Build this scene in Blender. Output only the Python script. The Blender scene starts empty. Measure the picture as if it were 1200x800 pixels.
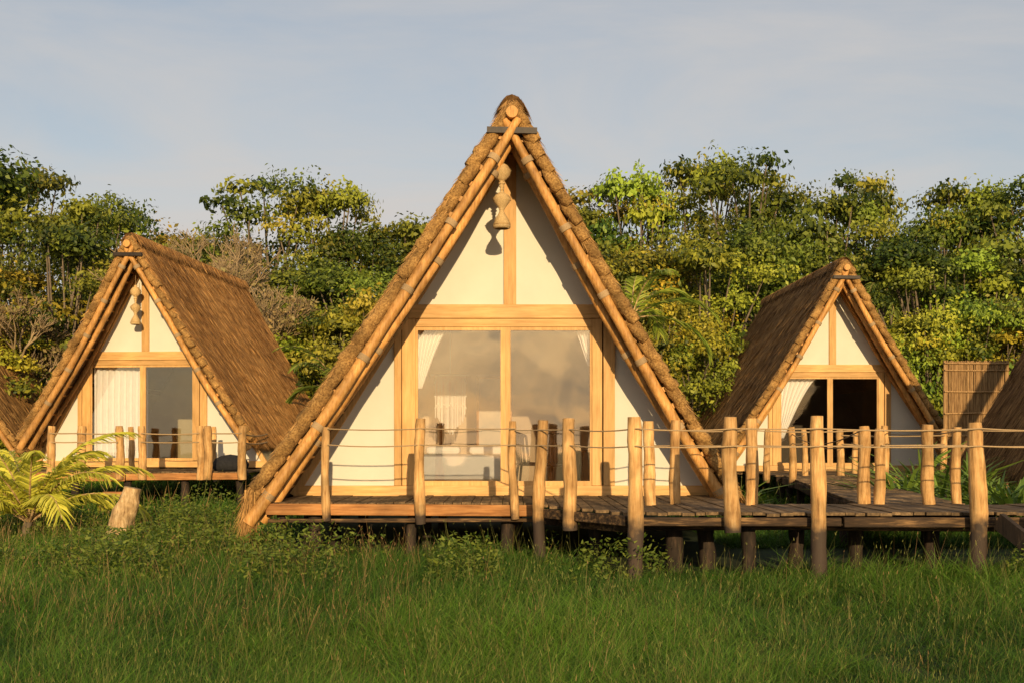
import bpy, math, random
import numpy as np
from mathutils import Vector, Matrix, Quaternion
random.seed(7); RNG=np.random.default_rng(7)
R=math.radians
COL=bpy.context.scene.collection
F=1333.0; HY=515.0; EYE=1.65; DZ=0.80
def PX(px,Y): return (px-600)/F*Y
def PZ(py,Y): return EYE+(HY-py)/F*Y

# ------------------------------------------------------------ helpers
class MB:
    def __init__(s): s.v=[]; s.f=[]; s.sm=[]
    def add(s,vs,fs,smooth=False):
        b=len(s.v); s.v+= [tuple(v) for v in vs]; s.f+=[tuple(i+b for i in f) for f in fs]; s.sm+=[smooth]*len(fs)
    def box(s,x0,x1,y0,y1,z0,z1):
        vs=[(x0,y0,z0),(x1,y0,z0),(x1,y1,z0),(x0,y1,z0),(x0,y0,z1),(x1,y0,z1),(x1,y1,z1),(x0,y1,z1)]
        s.add(vs,[(0,3,2,1),(4,5,6,7),(0,1,5,4),(1,2,6,5),(2,3,7,6),(3,0,4,7)])
    def beam(s,p0,p1,w,h,up=(0,0,1)):
        p0=Vector(p0);p1=Vector(p1);d=(p1-p0).normalized();u=Vector(up);a=d.cross(u).normalized();b=a.cross(d).normalized()
        vs=[]
        for p in (p0,p1):
            for (i,j) in((-1,-1),(1,-1),(1,1),(-1,1)): vs.append(p+a*i*w/2+b*j*h/2)
        s.add(vs,[(0,1,2,3),(7,6,5,4),(0,4,5,1),(1,5,6,2),(2,6,7,3),(3,7,4,0)])
    def tube(s,pts,rad,n=10,rough=0.0,cap=True):
        pts=[Vector(p) for p in pts]; m=len(pts); vs=[]; fs=[]
        ref=None
        for i,p in enumerate(pts):
            d=(pts[min(i+1,m-1)]-pts[max(i-1,0)]).normalized()
            if ref is None: ref=Vector((0,0,1)) if abs(d.z)<.9 else Vector((0,1,0))
            a=d.cross(ref).normalized(); b=d.cross(a).normalized()
            r=rad[i] if hasattr(rad,'__len__') else rad
            for k in range(n):
                t=2*math.pi*k/n; rr=r*(1+rough*random.uniform(-1,1))
                vs.append(p+a*math.cos(t)*rr+b*math.sin(t)*rr)
        for i in range(m-1):
            for k in range(n):
                fs.append((i*n+k,i*n+(k+1)%n,(i+1)*n+(k+1)%n,(i+1)*n+k))
        s.add(vs,fs,True)
        if cap:
            s.add(vs[:n],[tuple(range(n))]); s.add(vs[-n:],[tuple(range(n-1,-1,-1))])
    def log(s,p0,p1,r,bend=.03,n=12,seg=9,r1=None,rough=.045):
        p0=Vector(p0);p1=Vector(p1); r1=r if r1 is None else r1
        bx=Vector((random.uniform(-1,1),random.uniform(-1,1),random.uniform(-1,1)))*bend
        ph=random.uniform(0,6); pts=[];rad=[]
        for i in range(seg+1):
            t=i/seg; pts.append(p0.lerp(p1,t)+bx*math.sin(t*math.pi)+bx.cross(Vector((0,0,1)))*.5*math.sin(t*7+ph)*min(1,4*t*(1-t)))
            rad.append((r+(r1-r)*t)*(1+.06*math.sin(t*11+ph)+random.uniform(-.035,.035)))
        rad[0]*=.93; rad[-1]*=.9
        s.tube(pts,rad,n,rough); return pts
    def prism(s,poly,y0,y1):
        n=len(poly); vs=[(x,y0,z) for x,z in poly]+[(x,y1,z) for x,z in poly]
        s.add(vs,[tuple(range(n)),tuple(range(2*n-1,n-1,-1))]+[(i,i+n,(i+1)%n+n,(i+1)%n) for i in range(n)])
    def lathe(s,c,prof,n=20,rough=0):
        vs=[];fs=[]
        for (r,z) in prof:
            for k in range(n):
                t=2*math.pi*k/n; q=r*(1+rough*random.uniform(-1,1)); vs.append((c[0]+q*math.cos(t),c[1]+q*math.sin(t),c[2]+z))
        for i in range(len(prof)-1):
            for k in range(n): fs.append((i*n+k,i*n+(k+1)%n,(i+1)*n+(k+1)%n,(i+1)*n+k))
        s.add(vs,fs,True)
    def build(s,name,mat,parent=None,world=True,bevel=0):
        me=bpy.data.meshes.new(name)
        off=Vector((0,0,0))
        if parent is not None and world:
            off=parent.location.copy()
            pp=parent.parent
            if pp is not None and parent.type=='MESH': off=pp.location.copy()
        me.from_pydata([(v[0]-off.x,v[1]-off.y,v[2]-off.z) for v in s.v],[],s.f)
        me.polygons.foreach_set('use_smooth',s.sm)
        me.materials.append(mat); me.update()
        o=bpy.data.objects.new(name,me); COL.objects.link(o)
        if parent is not None: o.parent=parent
        if bevel:
            b=o.modifiers.new('b','BEVEL'); b.width=bevel; b.segments=2; b.limit_method='ANGLE'
        return o
def tag(o,label=None,cat=None,group=None,kind=None):
    if label:o['label']=label
    if cat:o['category']=cat
    if group:o['group']=group
    if kind:o['kind']=kind
    return o
def empty(name,loc,rz,label,cat,group=None):
    o=bpy.data.objects.new(name,None); COL.objects.link(o); o.location=loc; o.rotation_euler=(0,0,rz); o.empty_display_size=.2
    return tag(o,label,cat,group)
def npmesh(name,V,Q,mat,col=None,smooth=False):
    me=bpy.data.meshes.new(name); nv=len(V);nq=len(Q)
    me.vertices.add(nv); me.vertices.foreach_set('co',np.ascontiguousarray(V,dtype=np.float32).ravel())
    me.loops.add(nq*4); me.loops.foreach_set('vertex_index',np.ascontiguousarray(Q,dtype=np.int32).ravel())
    me.polygons.add(nq); me.polygons.foreach_set('loop_start',np.arange(0,nq*4,4,dtype=np.int32))
    me.polygons.foreach_set('loop_total',np.full(nq,4,dtype=np.int32))
    if smooth: me.polygons.foreach_set('use_smooth',np.ones(nq,dtype=bool))
    me.update(calc_edges=True)
    if col is not None:
        ca=me.color_attributes.new('Col','FLOAT_COLOR','POINT')
        c=np.ones((nv,4),dtype=np.float32); c[:,:3]=col; ca.data.foreach_set('color',c.ravel())
    me.materials.append(mat); return me
def npobj(name,V,Q,mat,col=None,parent=None,smooth=False):
    o=bpy.data.objects.new(name,npmesh(name,V,Q,mat,col,smooth)); COL.objects.link(o)
    if parent is not None:o.parent=parent
    return o
def unit(a): return a/np.maximum(np.linalg.norm(a,axis=-1,keepdims=True),1e-9)
def blades(B,D,L,W,S,bend):
    n=len(B); L=L[:,None];W=W[:,None]
    M=B+D*L*.55+bend*.3; T=B+D*L+bend
    V=np.stack([B-S*W*.5,B+S*W*.5,M-S*W*.42,M+S*W*.42,T-S*W*.06,T+S*W*.06],1).reshape(-1,3)
    b=(np.arange(n)*6)[:,None]
    Q=np.concatenate([b+np.array([[0,1,3,2]]),b+np.array([[2,3,5,4]])],1).reshape(-1,4)
    return V,Q

# ------------------------------------------------------------ materials
def newmat(name):
    m=bpy.data.materials.new(name); m.use_nodes=True; nt=m.node_tree; nt.nodes.clear()
    out=nt.nodes.new('ShaderNodeOutputMaterial'); return m,nt,out
def N(nt,t,**kw):
    n=nt.nodes.new(t)
    for k,v in kw.items():
        if k in n.inputs: n.inputs[k].default_value=v
        else: setattr(n,k,v)
    return n
def ramp(nt,fac,stops):
    r=nt.nodes.new('ShaderNodeValToRGB'); e=r.color_ramp.elements
    e[0].position=stops[0][0]; e[0].color=(*stops[0][1],1); e[1].position=stops[-1][0]; e[1].color=(*stops[-1][1],1)
    for p,c in stops[1:-1]:
        q=e.new(p); q.color=(*c,1)
    nt.links.new(fac,r.inputs[0]); return r
def surf(name,stops,scale=(4,4,4),ns=3.0,detail=8,rough=.8,bump=.3,dist=.01,weather=None,blotch=None):
    m,nt,out=newmat(name); L=nt.links.new
    tc=N(nt,'ShaderNodeTexCoord'); mp=N(nt,'ShaderNodeMapping'); mp.inputs['Scale'].default_value=scale
    L(tc.outputs['Object'],mp.inputs[0])
    no=N(nt,'ShaderNodeTexNoise',Scale=ns,Detail=detail,Roughness=.65); L(mp.outputs[0],no.inputs['Vector'])
    r=ramp(nt,no.outputs[0],stops); c=r.outputs[0]
    if blotch:
        n2=N(nt,'ShaderNodeTexNoise',Scale=blotch[1],Detail=4.0); L(tc.outputs['Object'],n2.inputs['Vector'])
        r2=ramp(nt,n2.outputs[0],[(.35,(blotch[0],)*3),(.65,(1,1,1))])
        mx=N(nt,'ShaderNodeMixRGB',blend_type='MULTIPLY'); mx.inputs[0].default_value=1; L(c,mx.inputs[1]); L(r2.outputs[0],mx.inputs[2]); c=mx.outputs[0]
    if weather:
        g=N(nt,'ShaderNodeNewGeometry'); sp=N(nt,'ShaderNodeSeparateXYZ'); L(g.outputs['Position'],sp.inputs[0])
        n3=N(nt,'ShaderNodeTexNoise',Scale=5.0,Detail=5.0); L(g.outputs['Position'],n3.inputs['Vector'])
        ad=N(nt,'ShaderNodeMath',operation='MULTIPLY_ADD'); L(n3.outputs[0],ad.inputs[0]); ad.inputs[1].default_value=.5; L(sp.outputs[2],ad.inputs[2])
        mr=N(nt,'ShaderNodeMapRange'); L(ad.outputs[0],mr.inputs[0]); mr.inputs[1].default_value=weather[0]; mr.inputs[2].default_value=weather[1]
        mx=N(nt,'ShaderNodeMixRGB'); L(mr.outputs[0],mx.inputs[0]); mx.inputs[1].default_value=(*weather[2],1); L(c,mx.inputs[2]); c=mx.outputs[0]
    if name!='meadow_soil' and 'panel' not in name:
        oi=N(nt,'ShaderNodeObjectInfo'); rr=N(nt,'ShaderNodeMapRange'); L(oi.outputs['Random'],rr.inputs[0]); rr.inputs[3].default_value=.8; rr.inputs[4].default_value=1.1
        hv=N(nt,'ShaderNodeHueSaturation'); L(rr.outputs[0],hv.inputs['Value']); L(c,hv.inputs['Color']); c=hv.outputs[0]
    b=N(nt,'ShaderNodeBsdfPrincipled',Roughness=rough); b.inputs['Specular IOR Level'].default_value=.25
    L(c,b.inputs['Base Color'])
    bp=N(nt,'ShaderNodeBump',Strength=bump,Distance=dist); L(no.outputs[0],bp.inputs['Height']); L(bp.outputs[0],b.inputs['Normal'])
    L(b.outputs[0],out.inputs[0]); return m
def leafmat(name,trans=.3,rough=.6,tint=True,spec=.25):
    m,nt,out=newmat(name); L=nt.links.new
    a=N(nt,'ShaderNodeAttribute',attribute_name='Col'); c=a.outputs['Color']
    if tint:
        oi=N(nt,'ShaderNodeObjectInfo'); mx=N(nt,'ShaderNodeMixRGB',blend_type='MULTIPLY'); mx.inputs[0].default_value=1
        L(c,mx.inputs[1]); L(oi.outputs['Color'],mx.inputs[2]); c=mx.outputs[0]
    b=N(nt,'ShaderNodeBsdfPrincipled',Roughness=rough); b.inputs['Specular IOR Level'].default_value=spec; L(c,b.inputs['Base Color'])
    t=N(nt,'ShaderNodeBsdfTranslucent'); L(c,t.inputs[0]); ms=N(nt,'ShaderNodeMixShader'); ms.inputs[0].default_value=trans
    L(b.outputs[0],ms.inputs[1]); L(t.outputs[0],ms.inputs[2]); L(ms.outputs[0],out.inputs[0]); return m
def glassmat(name,fac,tr=(1,1,1,1),gc=(1,.92,.8,1)):
    m,nt,out=newmat(name); L=nt.links.new
    tc=N(nt,'ShaderNodeTexCoord'); no=N(nt,'ShaderNodeTexNoise',Scale=.9,Detail=2.0); L(tc.outputs['Object'],no.inputs['Vector'])
    bp=N(nt,'ShaderNodeBump',Strength=.25,Distance=.04); L(no.outputs[0],bp.inputs['Height'])
    t=N(nt,'ShaderNodeBsdfTransparent'); t.inputs[0].default_value=tr; g=N(nt,'ShaderNodeBsdfGlossy',Roughness=.03); g.inputs[0].default_value=gc
    L(bp.outputs[0],g.inputs['Normal'])
    ms=N(nt,'ShaderNodeMixShader'); ms.inputs[0].default_value=fac; L(t.outputs[0],ms.inputs[1]); L(g.outputs[0],ms.inputs[2]); L(ms.outputs[0],out.inputs[0]); return m
honey=[(.3,(.40,.18,.045)),(.5,(.68,.34,.095)),(.7,(.84,.49,.17))]
M={}
M['pole']=surf('peeled_pole',honey,(14,14,2.0),2.2,rough=.55,bump=.5,blotch=(.5,2.5))
M['post']=surf('railing_wood',[(.3,(.34,.17,.055)),(.5,(.70,.40,.15)),(.72,(.86,.58,.27))],(12,12,1.2),2.4,rough=.75,bump=.7,dist=.015,blotch=(.55,3.0),weather=(.84,1.04,(.06,.042,.03)))
M['board']=surf('planed_board',[(.3,(.52,.29,.09)),(.55,(.72,.42,.155)),(.75,(.80,.5,.21))],(12,12,1.0),2.0,rough=.55,bump=.12,blotch=(.75,1.2))
M['boardx']=surf('planed_beam',[(.3,(.52,.29,.09)),(.55,(.72,.42,.155)),(.75,(.80,.5,.21))],(1.0,12,12),2.0,rough=.55,bump=.12,blotch=(.75,1.2))
M['fascia']=surf('fascia_wood',[(.3,(.28,.11,.03)),(.5,(.52,.23,.07)),(.7,(.66,.33,.12))],(1.0,10,14),2.0,rough=.7,bump=.3,blotch=(.45,1.4))
M['deck']=surf('deck_wood',[(.3,(.08,.052,.03)),(.5,(.20,.13,.065)),(.7,(.40,.26,.13))],(9,1.2,9),2.0,rough=.8,bump=.4,blotch=(.35,1.5))
M['darkbeam']=surf('weathered_beam',[(.32,(.025,.019,.014)),(.5,(.09,.054,.03)),(.72,(.50,.29,.12))],(1.2,9,12),1.8,rough=.85,bump=.6,blotch=(.22,1.3))
M['stilt']=surf('dark_stilt',[(.3,(.014,.011,.009)),(.55,(.04,.028,.02)),(.75,(.11,.07,.045))],(8,8,1.5),2.0,rough=.85,bump=.5)  # near-black brown wood for the stilts and ramp stringers
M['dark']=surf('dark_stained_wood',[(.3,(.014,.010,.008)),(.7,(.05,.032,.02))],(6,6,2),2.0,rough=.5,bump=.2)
M['panel']=surf('cream_panel',[(.3,(.625,.595,.50)),(.7,(.685,.655,.56))],(1,1,1),1.1,rough=.9,bump=.08,blotch=(.94,.8))
M['inside']=surf('interior_lining',[(.3,(.46,.35,.235)),(.7,(.58,.46,.32))],(1,1,1),1.5,rough=.9,bump=.05)
M['insidewarm']=surf('olive_interior_lining',[(.3,(.36,.31,.18)),(.7,(.46,.40,.24))],(1,1,1),1.5,rough=.9,bump=.05)
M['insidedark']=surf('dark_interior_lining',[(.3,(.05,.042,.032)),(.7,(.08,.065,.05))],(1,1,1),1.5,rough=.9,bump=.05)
M['cloth']=surf('white_cloth',[(.3,(.74,.73,.70)),(.7,(.82,.81,.77))],(3,3,3),3,rough=.95,bump=.1)
M['linen']=surf('dim_linen',[(.3,(.60,.55,.46)),(.7,(.70,.64,.54))],(3,3,3),3,rough=.95,bump=.1)
M['rope']=surf('sisal_rope',[(.3,(.25,.16,.08)),(.7,(.5,.36,.2))],(40,40,40),3,rough=.9,bump=.6)
M['thatch']=surf('thatch_core',[(.3,(.06,.032,.012)),(.5,(.19,.10,.036)),(.72,(.34,.19,.075))],(5,14,3),4,rough=1,bump=1,dist=.05,blotch=(.6,.8))
M['roll']=surf('thatch_roll',[(.3,(.14,.07,.024)),(.5,(.42,.23,.072)),(.72,(.72,.44,.15))],(9,9,9),4,rough=1,bump=1,dist=.03,blotch=(.4,3))
M['ornament']=surf('woven_fibre',[(.38,(.46,.28,.11)),(.58,(.82,.60,.30))],(34,34,70),3,rough=.95,bump=1,dist=.02)
M['reed']=surf('reed_stalk',[(.3,(.16,.085,.035)),(.6,(.50,.31,.14))],(16,16,1.5),2.5,rough=.9,bump=.6)
M['bark']=surf('tree_bark',[(.3,(.06,.05,.036)),(.7,(.26,.20,.14))],(4,4,1),2,rough=.95,bump=.5)
M['bare']=surf('bare_branch',[(.3,(.28,.20,.11)),(.7,(.50,.37,.21))],(4,4,1),2,rough=.95,bump=.3)
M['stump']=surf('cut_log',[(.3,(.28,.16,.07)),(.48,(.56,.37,.18)),(.65,(.80,.58,.32))],(9,9,2.5),2.0,rough=.9,bump=.9,dist=.03,blotch=(.5,5))
M['black']=surf('black_canvas',[(.3,(.012,.012,.014)),(.7,(.03,.03,.032))],(6,6,6),3,rough=.9,bump=.3)
M['glass']=glassmat('window_glass',.17,gc=(1,.84,.62,1)); M['glass2']=glassmat('side_window_glass',.13,gc=(1,.86,.62,1)); M['glass3']=glassmat('dim_window_glass',.04,gc=(1,.86,.66,1))
M['straw']=leafmat('straw',.0,.75,True,.2)
M['leaf']=leafmat('leaf',.22,.5)
M['palmleaf']=leafmat('palm_leaf',.35,.5)
M['grass']=leafmat('grass_blade',.3,.6,False)
M['ground']=surf('meadow_soil',[(.3,(.010,.016,.005)),(.5,(.018,.030,.008)),(.7,(.035,.05,.013))],(1,1,1),.7,rough=1,bump=.4,dist=.05)

# ------------------------------------------------------------ ground & grass
g=MB(); g.add([(-400,-60,0),(400,-60,0),(400,700,0),(-400,700,0)],[(0,1,2,3)])
tag(g.build('ground',M['ground']),kind='structure')
def vnoise(x,y,s,seed=0):
    r=np.random.default_rng(seed); v=np.zeros_like(x)
    for k in range(7):
        a=r.uniform(0,6.28); f=s*r.uniform(.6,1.9); v+=np.sin(f*(x*np.cos(a)+y*np.sin(a))+r.uniform(0,6.28)+1.3*np.sin(f*.7*(y*np.cos(a)-x*np.sin(a))))
    return v/7
def under(x,y): return ((x>-3.6)&(x<3.3)&(y>15.7)&(y<25))|((x>.6)&(x<9)&(y>13.6)&(y<17.2)&(y>15.4-(x-.3)*1.8))
def grass(n,y0,y1,h0,h1,w,seed,spread=.54):
    r=np.random.default_rng(seed)
    y=y0*(y1/y0)**r.random(n)
    x=(r.random(n)*2-1)*(spread*y+1.0)
    tx=vnoise(x,y,9,8)*.10; ty=vnoise(x,y,9,9)*.10; x=x+tx; y=y+ty
    k=~under(x,y); x=x[k];y=y[k];n=len(x)
    nz=vnoise(x,y,.9,3); nf=vnoise(x,y,3.2,4); pt=vnoise(x,y,.35,5)
    h=(h0+(h1-h0)*r.random(n)**1.4)*(1+.5*nz+.5*nf)
    h*=1+.42*np.clip((y-11)/2.5,0,1)*(y<21)
    sk=r.random(n)<.03
    h=np.where(sk,h*1.35+.06,h)
    a=r.random(n)*6.283; lean=.2+1.0*r.random(n)**1.3
    a=np.where(r.random(n)<.35,vnoise(x,y,1.4,12)*6+r.normal(0,.6,n),a)
    lean=np.where(sk,lean*.25,lean)
    D=unit(np.stack([np.cos(a)*lean,np.sin(a)*lean,np.ones(n)],1))
    a2=a+r.normal(0,.7,n); bend=np.stack([np.cos(a2),np.sin(a2),-.6*np.ones(n)],1)*(h*(.15+.85*r.random(n)))[:,None]
    bend=np.where(sk[:,None],bend*.25,bend)
    sa=r.normal(0,.7,n); S=np.stack([np.cos(sa),np.sin(sa),np.zeros(n)],1)
    W=w*(.6+.9*r.random(n))*np.clip((y/11)**.8,.6,3.2); W=np.where(sk,W*.6,W)
    B=np.stack([x,y,np.zeros(n)-.01],1)
    V,Q=blades(B,D,h,W,S,bend)
    c0=np.array([.026,.074,.008]);c1=np.array([.105,.205,.017]);c2=np.array([.24,.25,.06]);c3=np.array([.28,.17,.07])
    t=np.clip(.45+.45*nz+.7*pt+.35*nf+r.normal(0,.22,n),0,1)[:,None]; c=c0*(1-t)+c1*t
    dry=(r.random(n)<(.015+.035*np.clip(pt,0,1)))[:,None]; c=np.where(dry,c2*(.5+.5*r.random((n,1))),c)
    redd=(sk&(r.random(n)<np.where((x<-1)&(y>9),.6,.1)))[:,None]; c=np.where(redd,c3,np.where(sk[:,None],c2*.6,c))
    c=c*(.65+.7*r.random((n,1)))
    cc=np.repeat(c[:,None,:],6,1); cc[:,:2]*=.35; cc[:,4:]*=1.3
    m=sk&(r.random(n)<.45); T=B[m]+D[m]*h[m][:,None]+bend[m]; ns_=len(T)
    HD=unit(D[m]+r.normal(0,.25,(ns_,3))); V2,Q2=blades(T-HD*.02,HD,.022+.022*r.random(ns_),np.full(ns_,.0065)*np.clip(y[m]/11,.6,2.2),S[m],np.zeros((ns_,3)))
    c4=np.where(redd[m],c3*1.1,c2*.85)*(.7+.5*r.random((ns_,1)))
    return np.concatenate([V,V2]),np.concatenate([Q,Q2+len(V)]),np.concatenate([cc.reshape(-1,3),np.repeat(c4,6,0)])
def weeds(n,seed,xa,xb,ya,yb,th):
    r=np.random.default_rng(seed); y=r.uniform(ya,yb,n); x=r.uniform(xa,xb,n)*y
    nz=vnoise(x,y,1.9,31); keep=(nz>th)&~under(x,y); x=x[keep];y=y[keep];nz=nz[keep];n=len(x)
    z=(.08+.5*r.random(n))*(.5+1.2*nz); a=r.random(n)*6.283
    D=unit(np.stack([np.cos(a),np.sin(a),r.normal(.35,.5,n)],1)); S=unit(np.cross(D,np.array([0,0,1])+r.normal(0,.9,(n,3))))
    L=.03+.045*r.random(n); V,Q=blades(np.stack([x,y,z],1),D,L,L*.42,S,np.zeros((n,3)))
    t=r.random((n,1)); c=np.array([.05,.10,.012])*(1-t)+np.array([.20,.24,.035])*t; return V,Q,np.repeat(c,6,0)
parts=[grass(450000,5.4,21,.11,.32,.0046,1),grass(50000,20,46,.3,.6,.012,2),weeds(45000,3,-.5,-.2,12.5,22,0),weeds(22000,4,-.2,.5,12.4,15.3,.15)]
Vs=[];Qs=[];Cs=[];b=0
for V,Q,C in parts: Vs.append(V);Qs.append(Q+b);Cs.append(C);b+=len(V)
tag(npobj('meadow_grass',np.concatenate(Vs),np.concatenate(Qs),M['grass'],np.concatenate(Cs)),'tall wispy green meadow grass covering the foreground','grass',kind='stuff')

# ------------------------------------------------------------ huts
def hut(loc,yaw,label,WL=3.55,WR=3.2,za=6.5,zf=.8,fl=-.9,fr=.5,depth=8.5,w=1.5,main=False,straw=1.0,sw=.016,facade=True,tint=(1,1,1),seed=1,glass='glass',lin='inside'):
    E=empty('thatched_hut',loc,yaw,label,'hut','thatched A-frame huts')
    random.seed(seed); r=np.random.default_rng(seed); H=za-zf; t=.15
    def fx(side): return (WL if side<0 else WR)
    def P(side,s,y,off):
        W=fx(side); L=math.hypot(W,H); nx=side*H/L; nz=W/L
        off=off-.07*math.sin(math.pi*min(1,max(0,s)))
        return Vector((side*W*s+nx*off, y, za-H*s+nz*off))
    def bow(s): return -.07*np.sin(np.pi*np.clip(s,0,1))
    def yf(side,s): return (fl if side<0 else fr)*s
    co=.055 if main else .03
    mb=MB(); cs=.36
    for side in(-1,1):
        L=math.hypot(fx(side),H); nc=int(L/cs)+1; ss=[];of=[]
        for i in range(nc):
            a=i/nc; b2=(i+1)/nc-.002; ss+=[a,(a+b2)/2,b2]; of+=[0,co*.5,co]
        m=44; ns=len(ss); vs=[]
        for i in range(ns):
            for j in range(m+1):
                y=yf(side,ss[i])+(depth-yf(side,ss[i]))*j/m
                vs.append(P(side,ss[i],y+random.uniform(-.02,.02),of[i]+random.uniform(-.018,.018)))
        for i in range(ns):
            for j in (0,m):
                y=yf(side,ss[i]) if j==0 else depth
                vs.append(P(side,ss[i],y+random.uniform(0,.03),-t+random.uniform(-.02,.0)))
        fs=[]
        for i in range(ns-1):
            for j in range(m):
                a=i*(m+1)+j; fs.append((a,a+1,a+m+2,a+m+1))
            a=i*(m+1); bq=ns*(m+1)+i*2; fs.append((a,a+m+1,bq+2,bq)); fs.append((a+m,bq+1,bq+3,a+m+1+m)); fs.append((bq,bq+2,bq+3,bq+1))
        a=(ns-1)*(m+1); bq=ns*(m+1)+(ns-1)*2
        fs.append(tuple([bq]+[a+j for j in range(m+1)]+[bq+1]))
        mb.add(vs,fs,False)
    pts=[(0,-.02+(depth+.04)*j/24,za-.07+random.uniform(-.015,.015)) for j in range(25)]
    mb.tube(pts,[.15+random.uniform(-.015,.02) for _ in pts],12,.08)
    roof=mb.build('thatch_roof',M['thatch'],E,world=False)
    q=MB()
    for side in(-1,1):
        L=math.hypot(fx(side),H); nb=int(L/.27)
        for k in range(nb):
            j=random.uniform(-.008,.008); s0=max(0,(k+.0)/nb+j); s1=min(1,(k+1.4)/nb+j)
            o1=random.uniform(-.01,.05); yy=-.05+random.uniform(-.03,.03); ra=random.uniform(.85,1.2)
            pts=[P(side,s0+(s1-s0)*i/5,yf(side,s0)+yy-.010*i,-.06+(o1+.045)*i/5) for i in range(6)]
            q.tube(pts,[.05*ra,.074*ra,.088*ra,.086*ra,.094*ra,.072*ra],10,.14)
    q.build('edge_rolls',M['roll'],E,world=False)
    VV=[];QQ=[];CC=[];base=0
    def strands(B,D,L,Wd,S,bend,bright):
        nonlocal base
        V,Q=blades(B,D,L,Wd,S,bend); n=len(B)
        c0=np.array([.15,.072,.024]);c1=np.array([.54,.31,.105])
        q=np.clip(r.random((n,1))*.9+bright,0,1.3); c=c0*(1-q)+c1*q
        VV.append(V);QQ.append(Q+base);CC.append(np.repeat(c,6,0)); base+=len(V)
    for side in(-1,1):
        W=fx(side); L=math.hypot(W,H); nv=np.array([side*H/L,0,W/L]); dv=np.array([side*W/L,0,-H/L]); nc=int(L/cs)+1
        n=int(28000*straw); s=r.random(n)*.985; y0=(fl if side<0 else fr)*s; y=y0+(depth-y0)*r.random(n)
        off=.01+co*((s*nc)%1)+r.random(n)*.02+bow(s)
        B=np.stack([side*W*s,y,za-H*s],1)+nv*off[:,None]
        D=unit(dv+nv*(.02+.05*r.random((n,1)))+np.array([0,1,0])*r.normal(0,.09,(n,1)))
        Sd=unit(np.array([0,1,0])+nv*r.normal(0,.35,(n,1)))
        br=vnoise(s*6,y,1.2,seed)[:,None]*.22
        strands(B,D,.2+.35*r.random(n),sw*(.6+.8*r.random(n)),Sd,nv*(r.normal(0,.010,(n,1))),br)
        n=int(4500*straw); s=r.random(n)*.98; y=(fl if side<0 else fr)*s-.11+r.random(n)*.12
        off=-.08+.14*r.random(n)+bow(s)
        B=np.stack([side*W*s,y,za-H*s],1)+nv*off[:,None]
        D=unit(dv+np.array([0,-1,0])*(.02+.12*r.random((n,1)))+nv*r.normal(.08,.12,(n,1)))
        Sd=unit(nv+r.normal(0,.5,(n,3)))
        strands(B,D,.07+.14*r.random(n),sw*.5*(.6+.8*r.random(n)),Sd,nv*r.normal(0,.015,(n,1)),np.full((n,1),.15))
        n=int(5000*straw); s=.985+.02*r.random(n); y0=(fl if side<0 else fr); y=y0+(depth-y0)*r.random(n)
        B=np.stack([side*W*s,y,za-H*s],1)+nv*((-t+(t+.04)*r.random(n))[:,None])
        D=unit(dv+np.array([0,0,-.25])+r.normal(0,.10,(n,3)))
        strands(B,D,.10+.16*r.random(n),sw*(.6+.8*r.random(n)),unit(np.array([0,1,0])+r.normal(0,.4,(n,3))),np.zeros((n,3)),np.zeros((n,1)))
    n=int(8000*straw); th=r.normal(0,.7,n); y=-.03+(depth+.06)*r.random(n)
    rr=.155+.025*r.random(n); B=np.stack([np.sin(th)*rr,y,za-.07+np.cos(th)*rr],1)
    D=unit(np.stack([np.sign(th)*(.55+.1*r.random(n)),r.normal(0,.15,n)-.02,-.6-.5*np.abs(th)],1))
    strands(B,D,.15+.2*r.random(n),sw*(.6+.8*r.random(n)),unit(np.array([0,1,0])+r.normal(0,.3,(n,3))),np.zeros((n,3)),np.zeros((n,1)))
    if main:
        n=1100; B=np.stack([-WL+.08+r.normal(0,.03,n),fl+.0+r.normal(0,.05,n),zf+.0+r.random(n)*.18],1)
        D=unit(np.array([-.10,-.1,-1])+r.normal(0,.12,(n,3)))
        strands(B,D,.30+.32*r.random(n),.010*(.6+.8*r.random(n)),unit(r.normal(0,1,(n,3))),r.normal(0,.02,(n,3)),np.full((n,1),.3))
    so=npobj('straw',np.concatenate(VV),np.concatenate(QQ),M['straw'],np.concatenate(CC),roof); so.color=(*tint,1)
    def slopepole(side,s0,s1,dy,off,rad,lash=0):
        q=MB(); pts=[]; rd=[]; ph=random.uniform(0,6); nn=30
        for i in range(nn+1):
            tt=i/nn; ss_=s0+(s1-s0)*tt; p=P(side,ss_,yf(side,ss_)+dy+.025*math.sin(tt*5+ph),off+.020*math.sin(tt*8+ph)); pts.append(p); rd.append(rad*(.82+.34*tt)*(1+.05*math.sin(tt*23+ph)+random.uniform(-.035,.035)))
        q.tube(pts,rd,14,.03); o=q.build('rafter_pole',M['pole'],E,world=False)
        if lash:
            for k in range(3,29,lash):
                a=pts[k];d=(pts[k+1]-pts[k]).normalized(); q=MB()
                q.tube([a+d*u for u in(-.045,-.03,-.015,0,.015,.03,.045)],[rad*1.14,rad*1.24,rad*1.15,rad*1.24,rad*1.15,rad*1.24,rad*1.14],10,.02,False)
                q.build('rope_lashing',M['rope'],o,world=False)
    for side in(-1,1):
        slopepole(side,.03,1.03,-.11,-t-.055,.074,5)
        slopepole(side,.055,1.02,.16,-t-.12,.076,7 if main else 0)
        slopepole(side,.05,.99,w-.2,-t-.05,.050)
    for side in(-1,1):
        L=math.hypot(fx(side),H); k=int(L/.27)
        for i in range(1,k):
            s=i/k; q=MB(); a=P(side,s,yf(side,s)-.03-.04*random.random(),-t+.03); b2=P(side,s,w+.05,-t+.02); q.log(a,b2,.043,.01,8,4,rough=.05); q.build('purlin',M['pole'],E,world=False)
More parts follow.
